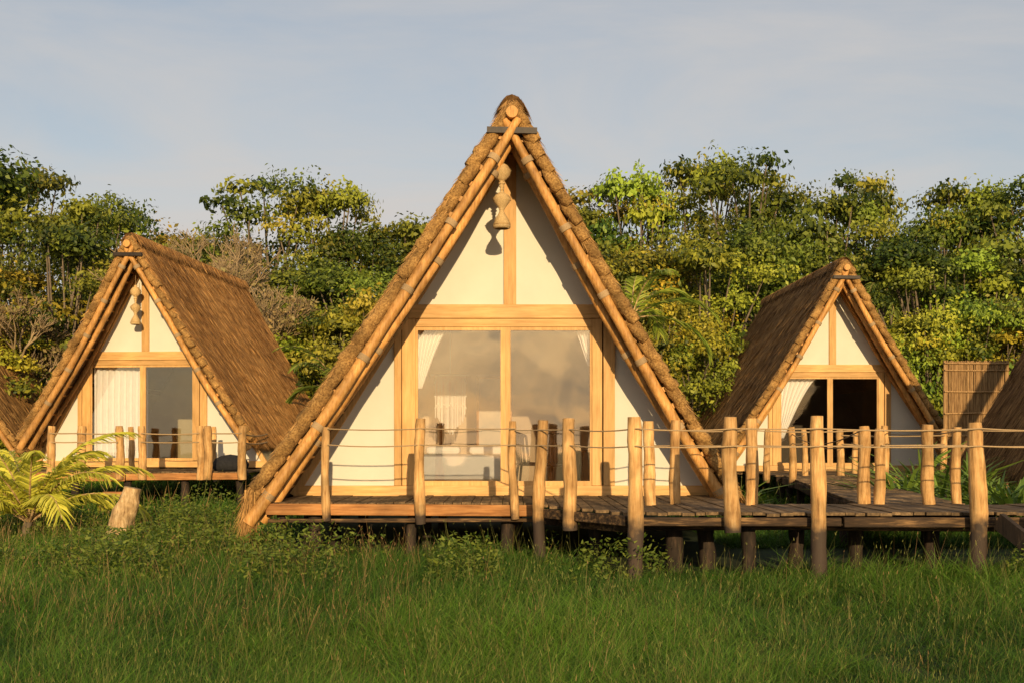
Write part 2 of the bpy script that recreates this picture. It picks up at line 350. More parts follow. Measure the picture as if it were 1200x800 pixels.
    q=MB(); q.log((0,-.26,za-.21),(0,depth,za-.27),.090,.0,16,14); q.build('ridge_log',M['pole'],E,world=False)
    q=MB(); q.beam((-.36,-.20,za-.46),(.36,-.18,za-.47),.07,.085); q.build('apex_tie',M['dark'],E,world=False)
    if not facade: 
        return E
    kL=WL/H;kR=WR/H; zi=za-t*math.sqrt(1+kL*kL)/kL-.09
    xl=lambda z:-kL*(zi-z); xr=lambda z:kR*(zi-z); zl=lambda x:zi+x/kL; zr=lambda x:zi-x/kR
    ZT0,ZT1=3.51,3.72; ZB=.95
    def panel(poly,name='wall_panel',y0=w+.03,y1=w+.07,mat='panel'):
        q=MB(); q.prism(poly,y0,y1); return q.build(name,M[mat],E,world=False)
    panel([(xl(ZT1),ZT1),(-.12,ZT1),(-.12,zl(-.12))],'gable_panel'); panel([(.06,ZT1),(xr(ZT1),ZT1),(.06,zr(.06))],'gable_panel')
    panel([(xl(ZB),ZB),(-1.79,ZB),(-1.79,zl(-1.79))],'wall_panel'); panel([(1.57,ZB),(xr(ZB),ZB),(1.57,zr(1.57))],'wall_panel')
    def bd(x0,x1,z0,z1,name,y0=w-.03,y1=w+.09,mat='board'):
        q=MB(); q.box(x0,x1,y0,y1,z0,z1); return q.build(name,M[mat],E,world=False,bevel=.006)
    bd(xl(ZT0)+.1,xr(ZT0)-.1,ZT0,ZT1,'transom',w-.05,mat='boardx')
    bd(-1.478,1.228,3.38,3.505,'door_header',w-.02,mat='boardx')
    bd(xl(.78)+.12,xr(.78)-.12,.79,ZB,'sill_beam',w-.05,mat='boardx')
    bd(-1.81,-1.70,ZB+.002,min(ZT0-.002,zl(-1.75)+.05),'wall_post'); bd(-1.69,-1.48,ZB+.002,ZT0-.002,'wall_post',w-.025)
    bd(1.23,1.385,ZB+.002,ZT0-.002,'wall_post',w-.025); bd(1.405,1.58,ZB+.002,min(ZT0-.002,zr(1.5)+.05),'wall_post')
    bd(-.125,.065,ZT1+.002,zi-.15,'mullion',w-.02)
    for side,fn in((-1,xl),(1,xr)):
        q=MB(); q.beam((fn(.8)-side*.03,w+.005,.8),(side*.04,w+.005,zi-.08),.12,.10,up=(0,-1,0)); 
        q.build('sloping_board',M['board'],E,world=False,bevel=.005)
    for (x0,x1) in((-1.478,-.10),(-.098,1.228)):
        q=MB()
        if x0<-1: fa,fb=.03,.075
        else: fa,fb=.075,.03
        q.box(x0,x0+fa,w+.0,w+.045,ZB,3.38); q.box(x1-fb,x1,w+.0,w+.045,ZB,3.38); q.box(x0+fa,x1-fb,w+.0,w+.045,ZB,ZB+.07); q.box(x0+fa,x1-fb,w,w+.045,3.33,3.38)
        d=q.build('sliding_door',M['board'],E,world=False)
        q=MB(); q.box(x0+fa,x1-fb,w+.018,w+.026,ZB+.07,3.33); q.build('pane',M[glass],d,world=False)
    yb=min(depth-.6,w+5.2)
    q=MB(); q.box(xl(.8),xr(.8),w+.1,yb,.70,.79); q.build('floor',M['deck'],E,world=False)
    panel([(xl(.8),.8),(xr(.8),.8),(0,zi)],'back_wall',yb,yb+.05,lin)
    for side,fn in((-1,xl),(1,xr)):
        q=MB(); q.add([(fn(.8)-side*.03,w+.1,.8),(fn(.8)-side*.03,yb,.8),(0,yb,zi-.05),(0,w+.1,zi-.05)],[(0,1,2,3)]); q.build('lining',M[lin],E,world=False)
    return E
hut((0,16.5,0),0,'large central A-frame hut with golden bamboo rafters, nearest the meadow',main=True,straw=1.5,sw=.014,seed=11,za=6.54,WL=3.62,WR=3.34,w=1.0,fl=-1.05,fr=.25)
LH=.17
hut((-9.38,28,LH),R(-5),'A-frame hut left of the large one, its right thatch slope showing',WL=2.78,WR=3.0,zf=1.5,za=6.47,fl=-.15,fr=.3,w=.95,straw=1.9,sw=.016,seed=12,glass='glass2',lin='insidewarm',tint=(1.12,1.05,1))
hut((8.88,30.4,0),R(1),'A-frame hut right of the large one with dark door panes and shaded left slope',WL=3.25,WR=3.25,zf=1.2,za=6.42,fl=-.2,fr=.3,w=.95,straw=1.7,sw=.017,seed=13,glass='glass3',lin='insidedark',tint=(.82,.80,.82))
hut((-18.75,36,0),0,'distant thatched hut mostly cut off by the left edge of the photo',WL=3.3,WR=3.3,zf=1.2,za=6.35,fl=0,fr=0,straw=.6,sw=.026,seed=14,facade=False)
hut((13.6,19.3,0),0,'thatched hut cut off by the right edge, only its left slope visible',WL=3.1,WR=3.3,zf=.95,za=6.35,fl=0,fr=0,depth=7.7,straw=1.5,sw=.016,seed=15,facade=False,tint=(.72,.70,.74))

# ------------------------------------------------------------ ornaments
def ribbed(prof,sc,wd=1.0):
    out=[]
    for (r0,z0),(r1,z1) in zip(prof[:-1],prof[1:]):
        k=max(1,int(abs(z1-z0)/.012))
        for i in range(k):
            t=i/k; rr=r0+(r1-r0)*t; out.append(((rr*wd*(1+.07*(1 if len(out)%2 else -1)))*sc,(z0+(z1-z0)*t)*sc))
    out.append((prof[-1][0]*sc*wd,prof[-1][1]*sc)); return out
def ornament(x,y,ztop,sc,label):
    E=empty('hanging_ornament',(x,y,ztop-.95*sc),0,label,'ornament')
    q=MB(); q.tube([(x,y,ztop+.25*sc),(x,y,ztop-.05*sc)],.006,6); q.build('cord',M['rope'],E)
    prof=[(.012,.02),(.04,.0),(.025,-.025),(.06,-.04),(.095,-.08),(.125,-.14),(.11,-.20),(.07,-.25),(.025,-.29),(.05,-.315),(.02,-.34),(.04,-.365),(.015,-.385),(.03,-.41)]
    q=MB(); q.lathe((x,y,ztop),ribbed(prof,sc,1.1),20,.05); q.build('woven_lantern',M['ornament'],E)
    prof=[(.03,-.41),(.015,-.43),(.05,-.46),(.10,-.50),(.122,-.55),(.09,-.61),(.045,-.67),(.030,-.72),(.05,-.77),(.09,-.84),(.115,-.92),(.0,-.92)]
    q=MB(); q.lathe((x,y,ztop),ribbed(prof,sc,1.1),20,.05); q.build('woven_lantern',M['ornament'],E)
    q=MB()
    q.lathe((x,y,ztop-.915*sc),[(.10*sc,0),(.128*sc,-.01),(.122*sc,-.05*sc),(.10*sc,-.06*sc)],20,.08)
    q.build('fringe',M['ornament'],E)
ornament(PX(588,16.6),16.6,PZ(190,16.6),1.0,'pair of woven fibre lanterns hanging under the peak of the large central hut')
ornament(PX(159,28.5),28.5,PZ(335,28.5),1.0,'small woven ornament hanging in the gable of the left hut')

# ------------------------------------------------------------ curtains
def curtain(x0t,x1t,x0b,x1b,zt,zb,y,label,amp=.035,folds=7,curve=1.0):
    mb=MB(); nu,nv=48,20; vs=[]
    for j in range(nv+1):
        v=j/nv; k=v**curve
        xa=x0t+(x0b-x0t)*k; xb=x1t+(x1b-x1t)*k
        for i in range(nu+1):
            u=i/nu; vs.append((xa+(xb-xa)*u, y+amp*math.sin(u*folds*6.28+.8*math.sin(v*3)), zt+(zb-zt)*v))
    fs=[(j*(nu+1)+i,j*(nu+1)+i+1,(j+1)*(nu+1)+i+1,(j+1)*(nu+1)+i) for j in range(nv) for i in range(nu)]
    mb.add(vs,fs,True); o=mb.build('curtain',M['cloth']); tag(o,label,'curtain','white door curtains')
curtain(-1.5,-.98,-1.52,-1.40,3.42,2.45,17.72,'white curtain tied back in the left pane of the central hut',curve=.8)
curtain(.95,1.26,1.18,1.3,3.42,2.8,17.72,'white curtain tied back in the right pane of the central hut',curve=.8,folds=4)
curtain(-10.76,-9.38,-10.76,-9.38,3.4+LH,.98+LH,29.30,'full length white curtain behind the left door pane of the left hut',folds=9)
curtain(7.42,8.5,7.36,7.55,3.4,1.7,31.6,'white curtain swept to one side in the right hut door',folds=7,curve=.75)

# ------------------------------------------------------------ furniture in the central hut
def rbox(name,x0,x1,y0,y1,z0,z1,mat,par,bev=.03):
    q=MB(); q.box(x0,x1,y0,y1,z0,z1); return q.build(name,M[mat],par,bevel=bev)
bed=empty('bed',(-.9,19.2,.79),0,'low bed with white linen inside the central hut','bed')
rbox('bed_frame',-1.7,.05,18.3,20.3,.79,1.00,'fascia',bed,.01)
rbox('mattress',-1.66,.0,18.30,20.25,1.00,1.40,'cloth',bed,.07)
rbox('pillow',-1.5,-.9,19.75,20.15,1.40,1.54,'cloth',bed,.06); rbox('pillow',-.75,-.15,19.75,20.15,1.40,1.54,'cloth',bed,.06)
wh=MB(); nst=26
for i in range(nst):
    x=-1.42+i*.022; wh.tube([(x,21.2,2.85),(x+random.uniform(-.01,.01),21.2,1.75+.35*abs(i-nst/2)/nst*2+random.uniform(-.05,.05))],.0095,5)
for zz in (2.75,2.5,2.28):
    wh.tube([(-1.44+i*.059,21.185,zz+(.05 if i%2 else -.05)) for i in range(11)],.014,5)
wh.tube([(-1.5,21.2,2.86),(-.80,21.2,2.86)],.02,8); wh.tube([(-1.15,21.2,2.86),(-1.15,21.2,4.3)],.005,4)
tag(wh.build('wall_hanging',M['cloth']),'fringed white cord hanging inside the central hut, left pane','wall hanging')
rw=empty('room_screen',(-.55,22.3,.79),0,'pale framed panel standing behind the bed in the central hut','screen')
rbox('screen_panel',-.65,-.05,22.3,22.33,.85,2.85,'linen',rw,.004)
q=MB(); q.box(-.7,-.65,22.28,22.36,.79,2.9); q.box(-.05,0,22.28,22.36,.79,2.9); q.box(-.65,-.05,22.28,22.36,2.85,2.9); q.build('screen_frame',M['fascia'],rw)
def chair(x,y,rz,label):
    E=empty('chair',(x,y,.79),rz,label,'chair','dark dining chairs')
    def p(nm,f): q=MB(); f(q); q.build(nm,M['dark'],E,world=False)
    p('seat',lambda q:q.lathe((0,0,.44),[(0,0),(.22,0),(.235,.015),(.235,.035),(.22,.05),(0,.055)],20))
    for sx in(-1,1):
        for sy in(-1,1):
            p('leg',lambda q:q.tube([(sx*.17,sy*.17,.44),(sx*.22,sy*.22,0)],[.022,.016],8))
    def back(q):
        pts=[]
        for i in range(9):
            a=math.pi*i/8; pts.append((.22*math.cos(a),.1+.14*math.sin(a),.92+.06*math.sin(a)))
        q.tube(pts,.025,8)
        for i in range(1,8): 
            a=math.pi*i/8; q.tube([(.2*math.cos(a),.08+.12*math.sin(a),.48),pts[i]],.018,6)
        q.tube([(.2,.05,.46),pts[0]],.02,8); q.tube([(-.2,.05,.46),pts[-1]],.02,8)
    p('backrest',back)
chair(PX(655,18.4),18.4,R(160),'dark round-seated chair behind the middle of the right pane')
chair(PX(621,18.8),18.8,R(80),'dark chair inside the right pane nearest the centre frame')
T=empty('side_table',(PX(686,18.7),18.7,.79),0,'small dark round table inside the right pane beside the chairs','table')
q=MB(); q.lathe((0,0,.66),[(0,0),(.28,0),(.3,.015),(.28,.035),(0,.035)],24); q.build('tabletop',M['dark'],T,world=False)
for a in(0,2.09,4.19):
    q=MB(); q.tube([(.1*math.cos(a),.1*math.sin(a),.66),(.24*math.cos(a),.24*math.sin(a),0)],[.02,.016],8); q.build('leg',M['dark'],T,world=False)
q=MB()
prof=[(.0,0),(.34,0),(.42,.06),(.43,.16),(.36,.28),(.2,.36),(.0,.39)]
q.lathe((PX(270,27.0),27.0,DZ+.12),prof,20,.03); tag(q.build('bean_bag',M['black']),'black slumped bean bag on the deck of the left hut','bean bag')

# ------------------------------------------------------------ decks
def planks(E,x0,x1,fy,by,w=.14,z=DZ,mat='deck',rag=.04):
    q=MB(); x=x0
    while x<x1-.01:
        ww=w*random.uniform(.8,1.25); xe=min(x+ww-.010,x1); ya,yb=fy((x+xe)/2)+random.uniform(-rag,rag),by((x+xe)/2)
        dz=random.uniform(-.008,.008); q.box(x,xe,ya,yb,z-.035+dz,z+dz); x+=ww
    q.build('deck_boards',M[mat],E)
def post(E,x,y,z0,z1,r,mat='post'):
    q=MB(); lean=random.uniform(-.04,.04); r*=random.uniform(.93,1.08); q.log((x,y,z0),(x+lean,y+random.uniform(-.02,.02),z1),r*1.08,.03,14,15,r*.92,.06); q.build('railing_post',M[mat],E)
def rope(E,pts,sag=.022,r=.009):
    P=[]; 
    for a,b in zip(pts[:-1],pts[1:]):
        a=Vector(a);b=Vector(b); s=sag*(b-a).length*random.uniform(.4,1.6)
        for i in range(8): t=i/8; p=a.lerp(b,t); p.z-=s*4*t*(1-t)*.6; P.append(p)
    P.append(Vector(pts[-1])); q=MB(); q.tube(P,r,6,.1); q.build('rope',M['rope'],E)
def stilt(E,x,y,r=.09,z1=.66):
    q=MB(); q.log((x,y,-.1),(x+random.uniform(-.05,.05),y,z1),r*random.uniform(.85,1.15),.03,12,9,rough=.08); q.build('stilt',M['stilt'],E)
def beamx(E,p0,p1,w,h,mat='darkbeam'):
    p0=Vector(p0);p1=Vector(p1); n=max(1,int((p1-p0).length/1.9))
    for i in range(n):
        q=MB(); a=p0.lerp(p1,i/n);b2=p0.lerp(p1,(i+1)/n-.004); a.z+=random.uniform(-.015,.015);b2.z+=random.uniform(-.015,.015); q.beam(a,b2,w,h*random.uniform(.85,1.1))
        o=q.build('edge_beam',M[mat],E,bevel=.012)
D1=empty('wooden_deck',(-1.5,16.4,0),0,'reddish front deck of the central hut, left half, on dark stilts','deck')
planks(D1,-3.30,.30,lambda x:15.45,lambda x:17.42)
beamx(D1,(-3.33,15.40,.70),(.30,15.40,.69),.07,.18,'fascia'); beamx(D1,(-3.3,15.39,.57),(.3,15.39,.57),.06,.06,'darkbeam')
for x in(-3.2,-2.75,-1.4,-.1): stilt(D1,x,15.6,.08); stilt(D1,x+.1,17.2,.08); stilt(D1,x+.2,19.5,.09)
beamx(D1,(-3.3,15.45,.69),(-3.3,17.4,.69),.06,.16,'darkbeam')
ZR=(1.80,1.585)
for px,Y,z0,r,ty in [(383,15.31,.56,.058,500),(493,15.31,.52,.068,490),(604,15.31,.58,.058,493)]: post(D1,PX(px,Y),Y,z0,PZ(ty,Y),r)
for z in ZR:
    rope(D1,[(PX(385,15.33),15.24,z),(PX(493,15.33),15.24,z),(PX(604,15.33),15.24,z)])
rope(D1,[(PX(385,15.33),15.3,ZR[0]),(PX(352,17.3),17.2,ZR[0]+.05)]); rope(D1,[(PX(385,15.33),15.3,ZR[1]),(PX(352,17.3),17.2,ZR[1]-.05)])
D2=empty('wooden_walkway',(4.2,15,0),0,'raised plank walkway with log posts and rope rail in front of the central hut','walkway')
def ff(x):
    if x<1.35: return 15.1-(x-.34)*1.75/1.01
    return 13.32+.05*math.sin(x*1.3)
def bb(x):
    if x<3.2: return 17.42
    return 15.1
planks(D2,.34,8.9,ff,bb)
beamx(D2,(.34,15.02,.70),(1.35,13.28,.70),.07,.11); beamx(D2,(1.35,13.27,.70),(8.9,13.27,.70),.07,.115)
beamx(D2,(1.25,13.95,.60),(6.3,13.95,.60),.12,.12); beamx(D2,(.45,15.2,.57),(1.4,13.9,.57),.07,.10)
beamx(D2,(3.2,15.12,.70),(8.9,15.1,.70),.06,.15); beamx(D2,(1.4,14.7,.58),(8.9,14.7,.58),.1,.14)
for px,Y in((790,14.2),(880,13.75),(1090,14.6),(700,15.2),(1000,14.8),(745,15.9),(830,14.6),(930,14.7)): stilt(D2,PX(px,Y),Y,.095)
near=[(744,13.13,-.1,.092,488),(859,13.13,.58,.082,488),(960,13.13,-.1,.082,487),(1145,13.13,-.1,.09,495),(633,14.85,-.1,.078,492),(668,14.28,.52,.082,490)]
for px,Y,z0,r,ty in near: post(D2,PX(px,Y),Y,z0,PZ(ty,Y),r)
back=[(763,14.9,.75,.072,493),(792,15.2,.66,.075,492),(880,15.0,.66,.078,490),(1012,15.15,.66,.075,499),(1030,15.0,.66,.07,502),(1090,15.0,.66,.075,497),(1122,15.15,.66,.07,500),(1240,15.1,.66,.07,497)]
for px,Y,z0,r,ty in back: post(D2,PX(px,Y),Y,z0,PZ(ty,Y),r)
for z in (1.78,1.58):
    rope(D2,[(PX(604,15.3),15.25,z),(PX(633,14.85),14.77,z),(PX(668,14.3),14.19,z),(PX(744,13.15),13.03,z),(PX(859,13.15),13.03,z),(PX(960,13.15),13.03,z),(PX(1145,13.15),13.03,z),(PX(1330,13.15),13.05,z)])
    rope(D2,[(PX(763,14.9),14.98,z),(PX(792,15.2),15.28,z),(PX(880,15.0),15.09,z),(PX(1012,15.15),15.07,z)])
    rope(D2,[(PX(1030,15.0),14.9,z),(PX(1090,15.0),14.9,z),(PX(1122,15.15),15.05,z),(PX(1240,15.1),15.0,z)])
q=MB(); q.beam((5.60,13.08,.72),(6.02,12.0,.10),.07,.20); q.build('ramp_stringer',M['stilt'],D2)
q=MB(); q.beam((5.95,13.10,.72),(6.37,12.0,.10),.07,.20); q.build('ramp_stringer',M['stilt'],D2)
D3=empty('wooden_walkway',(6.4,22,0),0,'narrow raised plank path leading back to the right hut','walkway')
q=MB(); 
for i in range(88):
    y=15.2+i*.14; t=(y-15.5)/12.1; q.box(4.7+1.9*t,6.1+1.9*t,y,y+.13,DZ-.04,DZ-.004+random.uniform(-.006,.006))
q.build('deck_boards',M['deck'],D3)
beamx(D3,(4.68,15.25,.68),(6.55,27.5,.68),.06,.15); beamx(D3,(6.1,15.25,.68),(8.05,27.5,.68),.06,.15)
for i in range(5):
    y=17.5+i*2.3; t=(y-15.5)/12.1; stilt(D3,4.8+1.9*t,y,.08,.62); stilt(D3,6.05+1.9*t,y,.08,.62)
for x,Y in [(PX(928,24.6),24.6),(PX(943,27.3),27.3),(7.4,22.5)]: post(D3,x,Y,.62,1.93,.075)
for z in(1.78,1.58):
    rope(D3,[(PX(1012,15.15),15.25,z),(PX(928,24.6),24.6,z),(PX(943,27.3),27.3,z)]); rope(D3,[(6.05,15.2,z),(7.4,22.5,z),(8.02,26.9,z)])
def side_deck(x0,x1,y0,y1,label,posts,mat='fascia',dz=0):
    E=empty('wooden_deck',((x0+x1)/2,(y0+y1)/2,0),0,label,'deck'); planks(E,x0,x1,lambda x:y0,lambda x:y1,z=DZ+dz)
    beamx(E,(x0,y0-.04,.69+dz),(x1,y0-.04,.69+dz),.06,.18,mat)
    n=5
    for i in range(n): stilt(E,x0+.15+(x1-x0-.3)*i/(n-1),y0+.2,.09,.66+dz)
    for px,Y,r in posts: post(E,PX(px,Y),Y,.62+dz,1.92+dz*.4,r)
    return E
E=side_deck(-11.6,-6.15,26.2,28.9,'low deck of the left hut with pale log posts',[(60,26.1,.09),(94,26.1,.1),(140,26.1,.09),(155,27.6,.07),(167,26.1,.085),(235,26.1,.09),(243,25.95,.09),(251,27.4,.07),(284,26.1,.1)],dz=.12)
for z in(1.80,1.6):
    rope(E,[(PX(60,26.1),26.0,z),(PX(94,26.1),26.0,z),(PX(140,26.1),26.0,z)],r=.016); rope(E,[(PX(167,26.1),26.0,z),(PX(235,26.1),26.0,z)],r=.016); rope(E,[(PX(243,26.1),26.0,z),(PX(284,26.1),26.0,z),(-6.2,28.8,z)],r=.016)
q=MB(); q.box(-9.3,-8.6,25.85,26.12,.40,.47); q.box(-9.3,-8.6,25.55,25.82,.12,.19); q.build('step',M['fascia'],E)
E=side_deck(6.4,12.0,27.6,31.25,'deck of the right hut behind the rope railed path',[(898,27.5,.085),(985,27.5,.085),(1001,28.8,.075),(1105,27.5,.085)],'darkbeam')
for z in(1.76,1.55): rope(E,[(PX(985,27.5),27.4,z),(PX(1105,27.5),27.4,z)],r=.016)

# reed screen: flat straight-topped panel of upright sticks
E=empty('reed_screen',(11.5,28.3,DZ),0,'upright panel of brown sticks between the right hut and the cut-off thatch','screen')
q=MB(); X0,X1,Y0=10.80,12.30,28.3
n=44
for i in range(n):
    for dy in (0,.05):
        cx=X0+(X1-X0)*(i+dy*8)/(n-1); q.tube([(cx,Y0+dy,DZ),(cx+random.uniform(-.015,.015),Y0+dy,3.60+random.uniform(-.03,.03))],.0175,5,.12)
q.build('reeds',M['reed'],E)
for z in(1.2,1.75,2.3,2.85,3.38,3.55):
    q=MB(); q.log((X0-.05,Y0-.035,z),(X1+.05,Y0-.035,z+random.uniform(-.01,.01)),.022,.01,6,6); q.build('crossbar',M['reed'],E)
for x in(X0-.03,X1+.03):
    q=MB(); q.log((x,Y0+.02,0),(x,Y0+.02,3.62),.04,.02,8,8); q.build('frame_post',M['reed'],E)
q=MB(); q.log((PX(126,17),17,-.05),(PX(154,17),17.05,PZ(571,17)),.19,.05,16,10,.145,.13); tag(q.build('log_stump',M['stump']),'short pale cut log leaning in the grass below the left hut','log')

# ------------------------------------------------------------ palms and plants
def palm(loc,nf,Lf,label,th=0,seed=3,col=((.16,.20,.03),(.34,.34,.05)),el=(35,80),ll=.42,name='palm_plant',pairs=30,rot=0,droop=95,lw=.032,sg=.4):
    r=np.random.default_rng(seed); E=empty(name,loc,0,label,'palm')
    q=MB(); q.log((0,0,-.05),(0,0,th+.12),.07 if th<1 else .13,.05,10,7); q.build('trunk',M['bark'],E,world=False)
    for k in range(nf):
        az=rot+6.283*k/nf+r.normal(0,.2); e=R(el[0]+(el[1]-el[0])*((k*7)%nf)/nf); L=Lf*r.uniform(.8,1.1)
        p=np.array([0,0,th+.05]); pts=[p]; n=16
        for i in range(n):
            ee=e-R(droop)*(i/n)**1.6; d=np.array([math.cos(az)*math.cos(ee),math.sin(az)*math.cos(ee),math.sin(ee)]); p=p+d*L/n; pts.append(p)
        q=MB(); q.tube([Vector(a) for a in pts],[.016*(1-.8*i/n)*Lf/1.6 for i in range(n+1)],6)
        B=[];D=[];Ls=[];
        pts=np.array(pts)
        for i in range(pairs):
            t=.14+.84*i/pairs; f=t*n; a=int(f); a=min(a,n-1); pp=pts[a]+(pts[a+1]-pts[a])*(f-a); tg=unit(pts[a+1]-pts[a]); pe=unit(np.cross(tg,[0,0,1]))
            for s in(-1,1):
                B.append(pp); D.append(unit(pe*s*(.9-.35*t)+tg*(.6+.5*t)+np.array([0,0,.12])+r.normal(0,.08,3))); Ls.append(ll*math.sin(math.pi*(.12+.8*t))**.7*r.uniform(.85,1.1))
        B=np.array(B);D=np.array(D);Ls=np.array(Ls); S=unit(np.cross(D,np.array([0,.9,.6])+r.normal(0,.5,(len(B),3)))); bend=np.zeros_like(B); bend[:,2]=-Ls*sg
        V,Q=blades(B,D,Ls,np.full(len(B),lw*Lf/1.6),S,bend); c=np.array(col[0])+(np.array(col[1])-np.array(col[0]))*r.random((len(B),1))
        fr=q.build('frond',M['stump'],E,world=False)
        npobj('leaflets',V,Q,M['palmleaf'],np.repeat(c,6,0),fr)
    return E
palm((PX(34,18.5),18.5,.0),21,2.3,'young coconut palm with yellow green fronds at the far left',seed=4,el=(35,89),th=.25,ll=.48,pairs=46,col=((.46,.48,.05),(.85,.78,.12)),droop=86,lw=.025,sg=.5)
palm((PX(740,29),29,0),11,2.4,'palm with arching bright fronds behind the central hut right slope',th=4.7,seed=5,ll=.55,el=(5,80),pairs=30,col=((.18,.27,.03),(.42,.46,.06)))
palm((PX(395,33),33,0),9,2.3,'palm with drooping fronds between left and central huts',th=3.1,seed=6,ll=.5,el=(5,70),pairs=24,col=((.12,.19,.03),(.28,.34,.05)))
palm((PX(1035,44),44,0),11,2.6,'fan of palm fronds behind the right hut peak',th=6.9,seed=8,ll=.6,el=(5,75),pairs=22,col=((.14,.19,.04),(.28,.34,.07)))
def plant(loc,n,h,label,seed,w=.075,name='leafy_plant'):
    r=np.random.default_rng(seed); a=r.random(n)*6.283; e=.35+.9*r.random(n)
    D=unit(np.stack([np.cos(a),np.sin(a),np.tan(e)+.3],1)); L=h*(.6+.5*r.random(n))
    B=np.stack([r.normal(0,.06,n),r.normal(0,.06,n),np.zeros(n)+r.random(n)*h*.25],1)
    S=unit(np.cross(D,np.array([0,0,1])+r.normal(0,.2,(n,3)))); bend=np.stack([np.cos(a)*L*.25,np.sin(a)*L*.25,-L*.35],1)
    V,Q=blades(B,D,L,w*(.7+.6*r.random(n)),S,bend); c=np.array([.07,.13,.018])+(np.array([.22,.32,.05])-np.array([.07,.13,.018]))*r.random((n,1))
    o=npobj(name,V,Q,M['leaf'],np.repeat(c,6,0)); o.location=loc; tag(o,label,'plant','broad-leaved plants by the right hut'); return o
for i,(px,Y,h,l) in enumerate([(1058,20,1.6,'broad leaved plant left of its neighbours, beside the path to the right hut'),(1104,19.5,1.5,'low bushy plant showing between two back posts at the right'),(1165,18.5,1.5,'strappy plant just right of the rightmost near post'),(1192,18.0,1.6,'tall strappy plant against the cut-off thatch at the right edge'),(1075,25,1.9,'plant with upright leaves in front of the right hut deck'),(1135,24,1.7,'plant growing under the stick screen'),(862,20.5,1.15,'leafy clump beside the right foot of the central hut roof')]):
    plant((PX(px,Y),Y,.1),80,h,l,50+i)

# ------------------------------------------------------------ trees
def crown_arrays(clumps,r,per,size,c0,c1,zs=.65):
    B=[];Cc=[];Nn=[];Sz=[]
    for (c,rad,br) in clumps:
        n=int(per*(rad/1.0)**2); d=unit(r.normal(0,1,(n,3))); d[:,2]=np.where(d[:,2]<-.25,-d[:,2]*.6,d[:,2]); u=(.35+.72*r.random((n,1))**.5)
        wob=1+.26*np.sin(d[:,:1]*6+c[0])+.22*np.sin(d[:,1:2]*7+c[1])+.16*np.sin(d[:,2:3]*9+c[0]*3)
        p=np.array(c)+d*u*rad*wob*np.array([1,1,zs]); B.append(p); Nn.append(unit(d*.9+np.array([0,0,.15])+r.normal(0,.5,(n,3))))
        Sz.append(np.full((n,1),r.uniform(.75,1.3)))
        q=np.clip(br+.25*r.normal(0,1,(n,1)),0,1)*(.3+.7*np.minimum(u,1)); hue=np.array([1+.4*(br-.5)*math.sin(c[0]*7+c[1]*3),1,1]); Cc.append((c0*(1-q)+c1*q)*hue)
    B=np.concatenate(B);Nn=np.concatenate(Nn);Cc=np.concatenate(Cc);Sz=np.concatenate(Sz); n=len(B)
    t1=unit(np.cross(Nn,r.normal(0,1,(n,3)))); t2=np.cross(Nn,t1); s=(size*Sz*(.6+.8*r.random((n,1))))
    V=np.stack([B-t1*s*.55,B-t2*s*.3+Nn*s*.05,B+t1*s*.55,B+t2*s*.3+Nn*s*.05],1).reshape(-1,3)
    Q=(np.arange(n)*4)[:,None]+np.arange(4)[None,:]
    return V,Q,np.repeat(Cc,4,0)
def tree_meshes(seed,Rc,nC,h0,flat,per,size,rc=(.8,1.4)):
    r=np.random.default_rng(seed); random.seed(seed); cl=[]; q=MB()
    th=10*h0+1.2; lean=r.normal(0,.45,2)
    for i in range(nC):
        h=h0+(1-h0)*(i+.5)/nC; h+=r.normal(0,.03)
        env=Rc*math.sin(math.pi*min(.96,max(.12,(h-h0+.14)/(1.12-h0))))**.62
        a=i*2.4+r.normal(0,.5); rr=env*math.sqrt(r.uniform(.1,1.25)); rad=r.uniform(*rc)
        c=(rr*math.cos(a)+lean[0]*h,rr*math.sin(a)+lean[1]*h,min(9.95-rad*flat-.5*r.random(),10*h+r.normal(0,.25))); cl.append((c,rad,r.uniform(.0,1.05)))
    q.log((0,0,-.2),(lean[0]*h0,lean[1]*h0,th),.2,.12,9,8,.13)
    for (c,rad,_) in cl:
        z0=r.uniform(max(1.5,h0*5),th); a=Vector((lean[0]*h0*z0/th,lean[1]*h0*z0/th,z0)); b2=Vector(c); m=a.lerp(b2,.5)+Vector((r.normal(0,.2),r.normal(0,.2),-.25)); q.tube([a,m,b2],[.10,.065,.025],5,.05,False)
    me=bpy.data.meshes.new('trunk'); me.from_pydata(q.v,[],q.f); me.polygons.foreach_set('use_smooth',q.sm); me.materials.append(M['bark'])
    V,Q,C=crown_arrays(cl,r,per,size,np.array([.028,.050,.009]),np.array([.31,.32,.038]),flat)
    return me,npmesh('crown',V,Q,M['leaf'],C)
VAR={'dense':[tree_meshes(101,2.9,38,.2,.8,430,.155,(.65,1.4)),tree_meshes(102,2.7,34,.18,.85,430,.155,(.65,1.35))],
     'airy':[tree_meshes(103,3.0,28,.32,.65,430,.155,(.6,1.3)),tree_meshes(104,2.8,25,.36,.7,430,.155,(.6,1.25))],
     'round':[tree_meshes(105,2.5,36,.16,.85,430,.155,(.6,1.25)),tree_meshes(107,2.7,29,.25,.85,430,.155,(.65,1.35))],
     'shrub':[tree_meshes(106,4.6,50,.06,.8,260,.22,(.8,1.6)),tree_meshes(108,5.2,44,.05,.9,260,.24,(.8,1.7))]}
G='trees of the jungle edge behind the huts'
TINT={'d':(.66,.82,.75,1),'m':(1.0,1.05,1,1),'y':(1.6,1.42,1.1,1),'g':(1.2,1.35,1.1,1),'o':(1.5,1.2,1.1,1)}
cnt={}
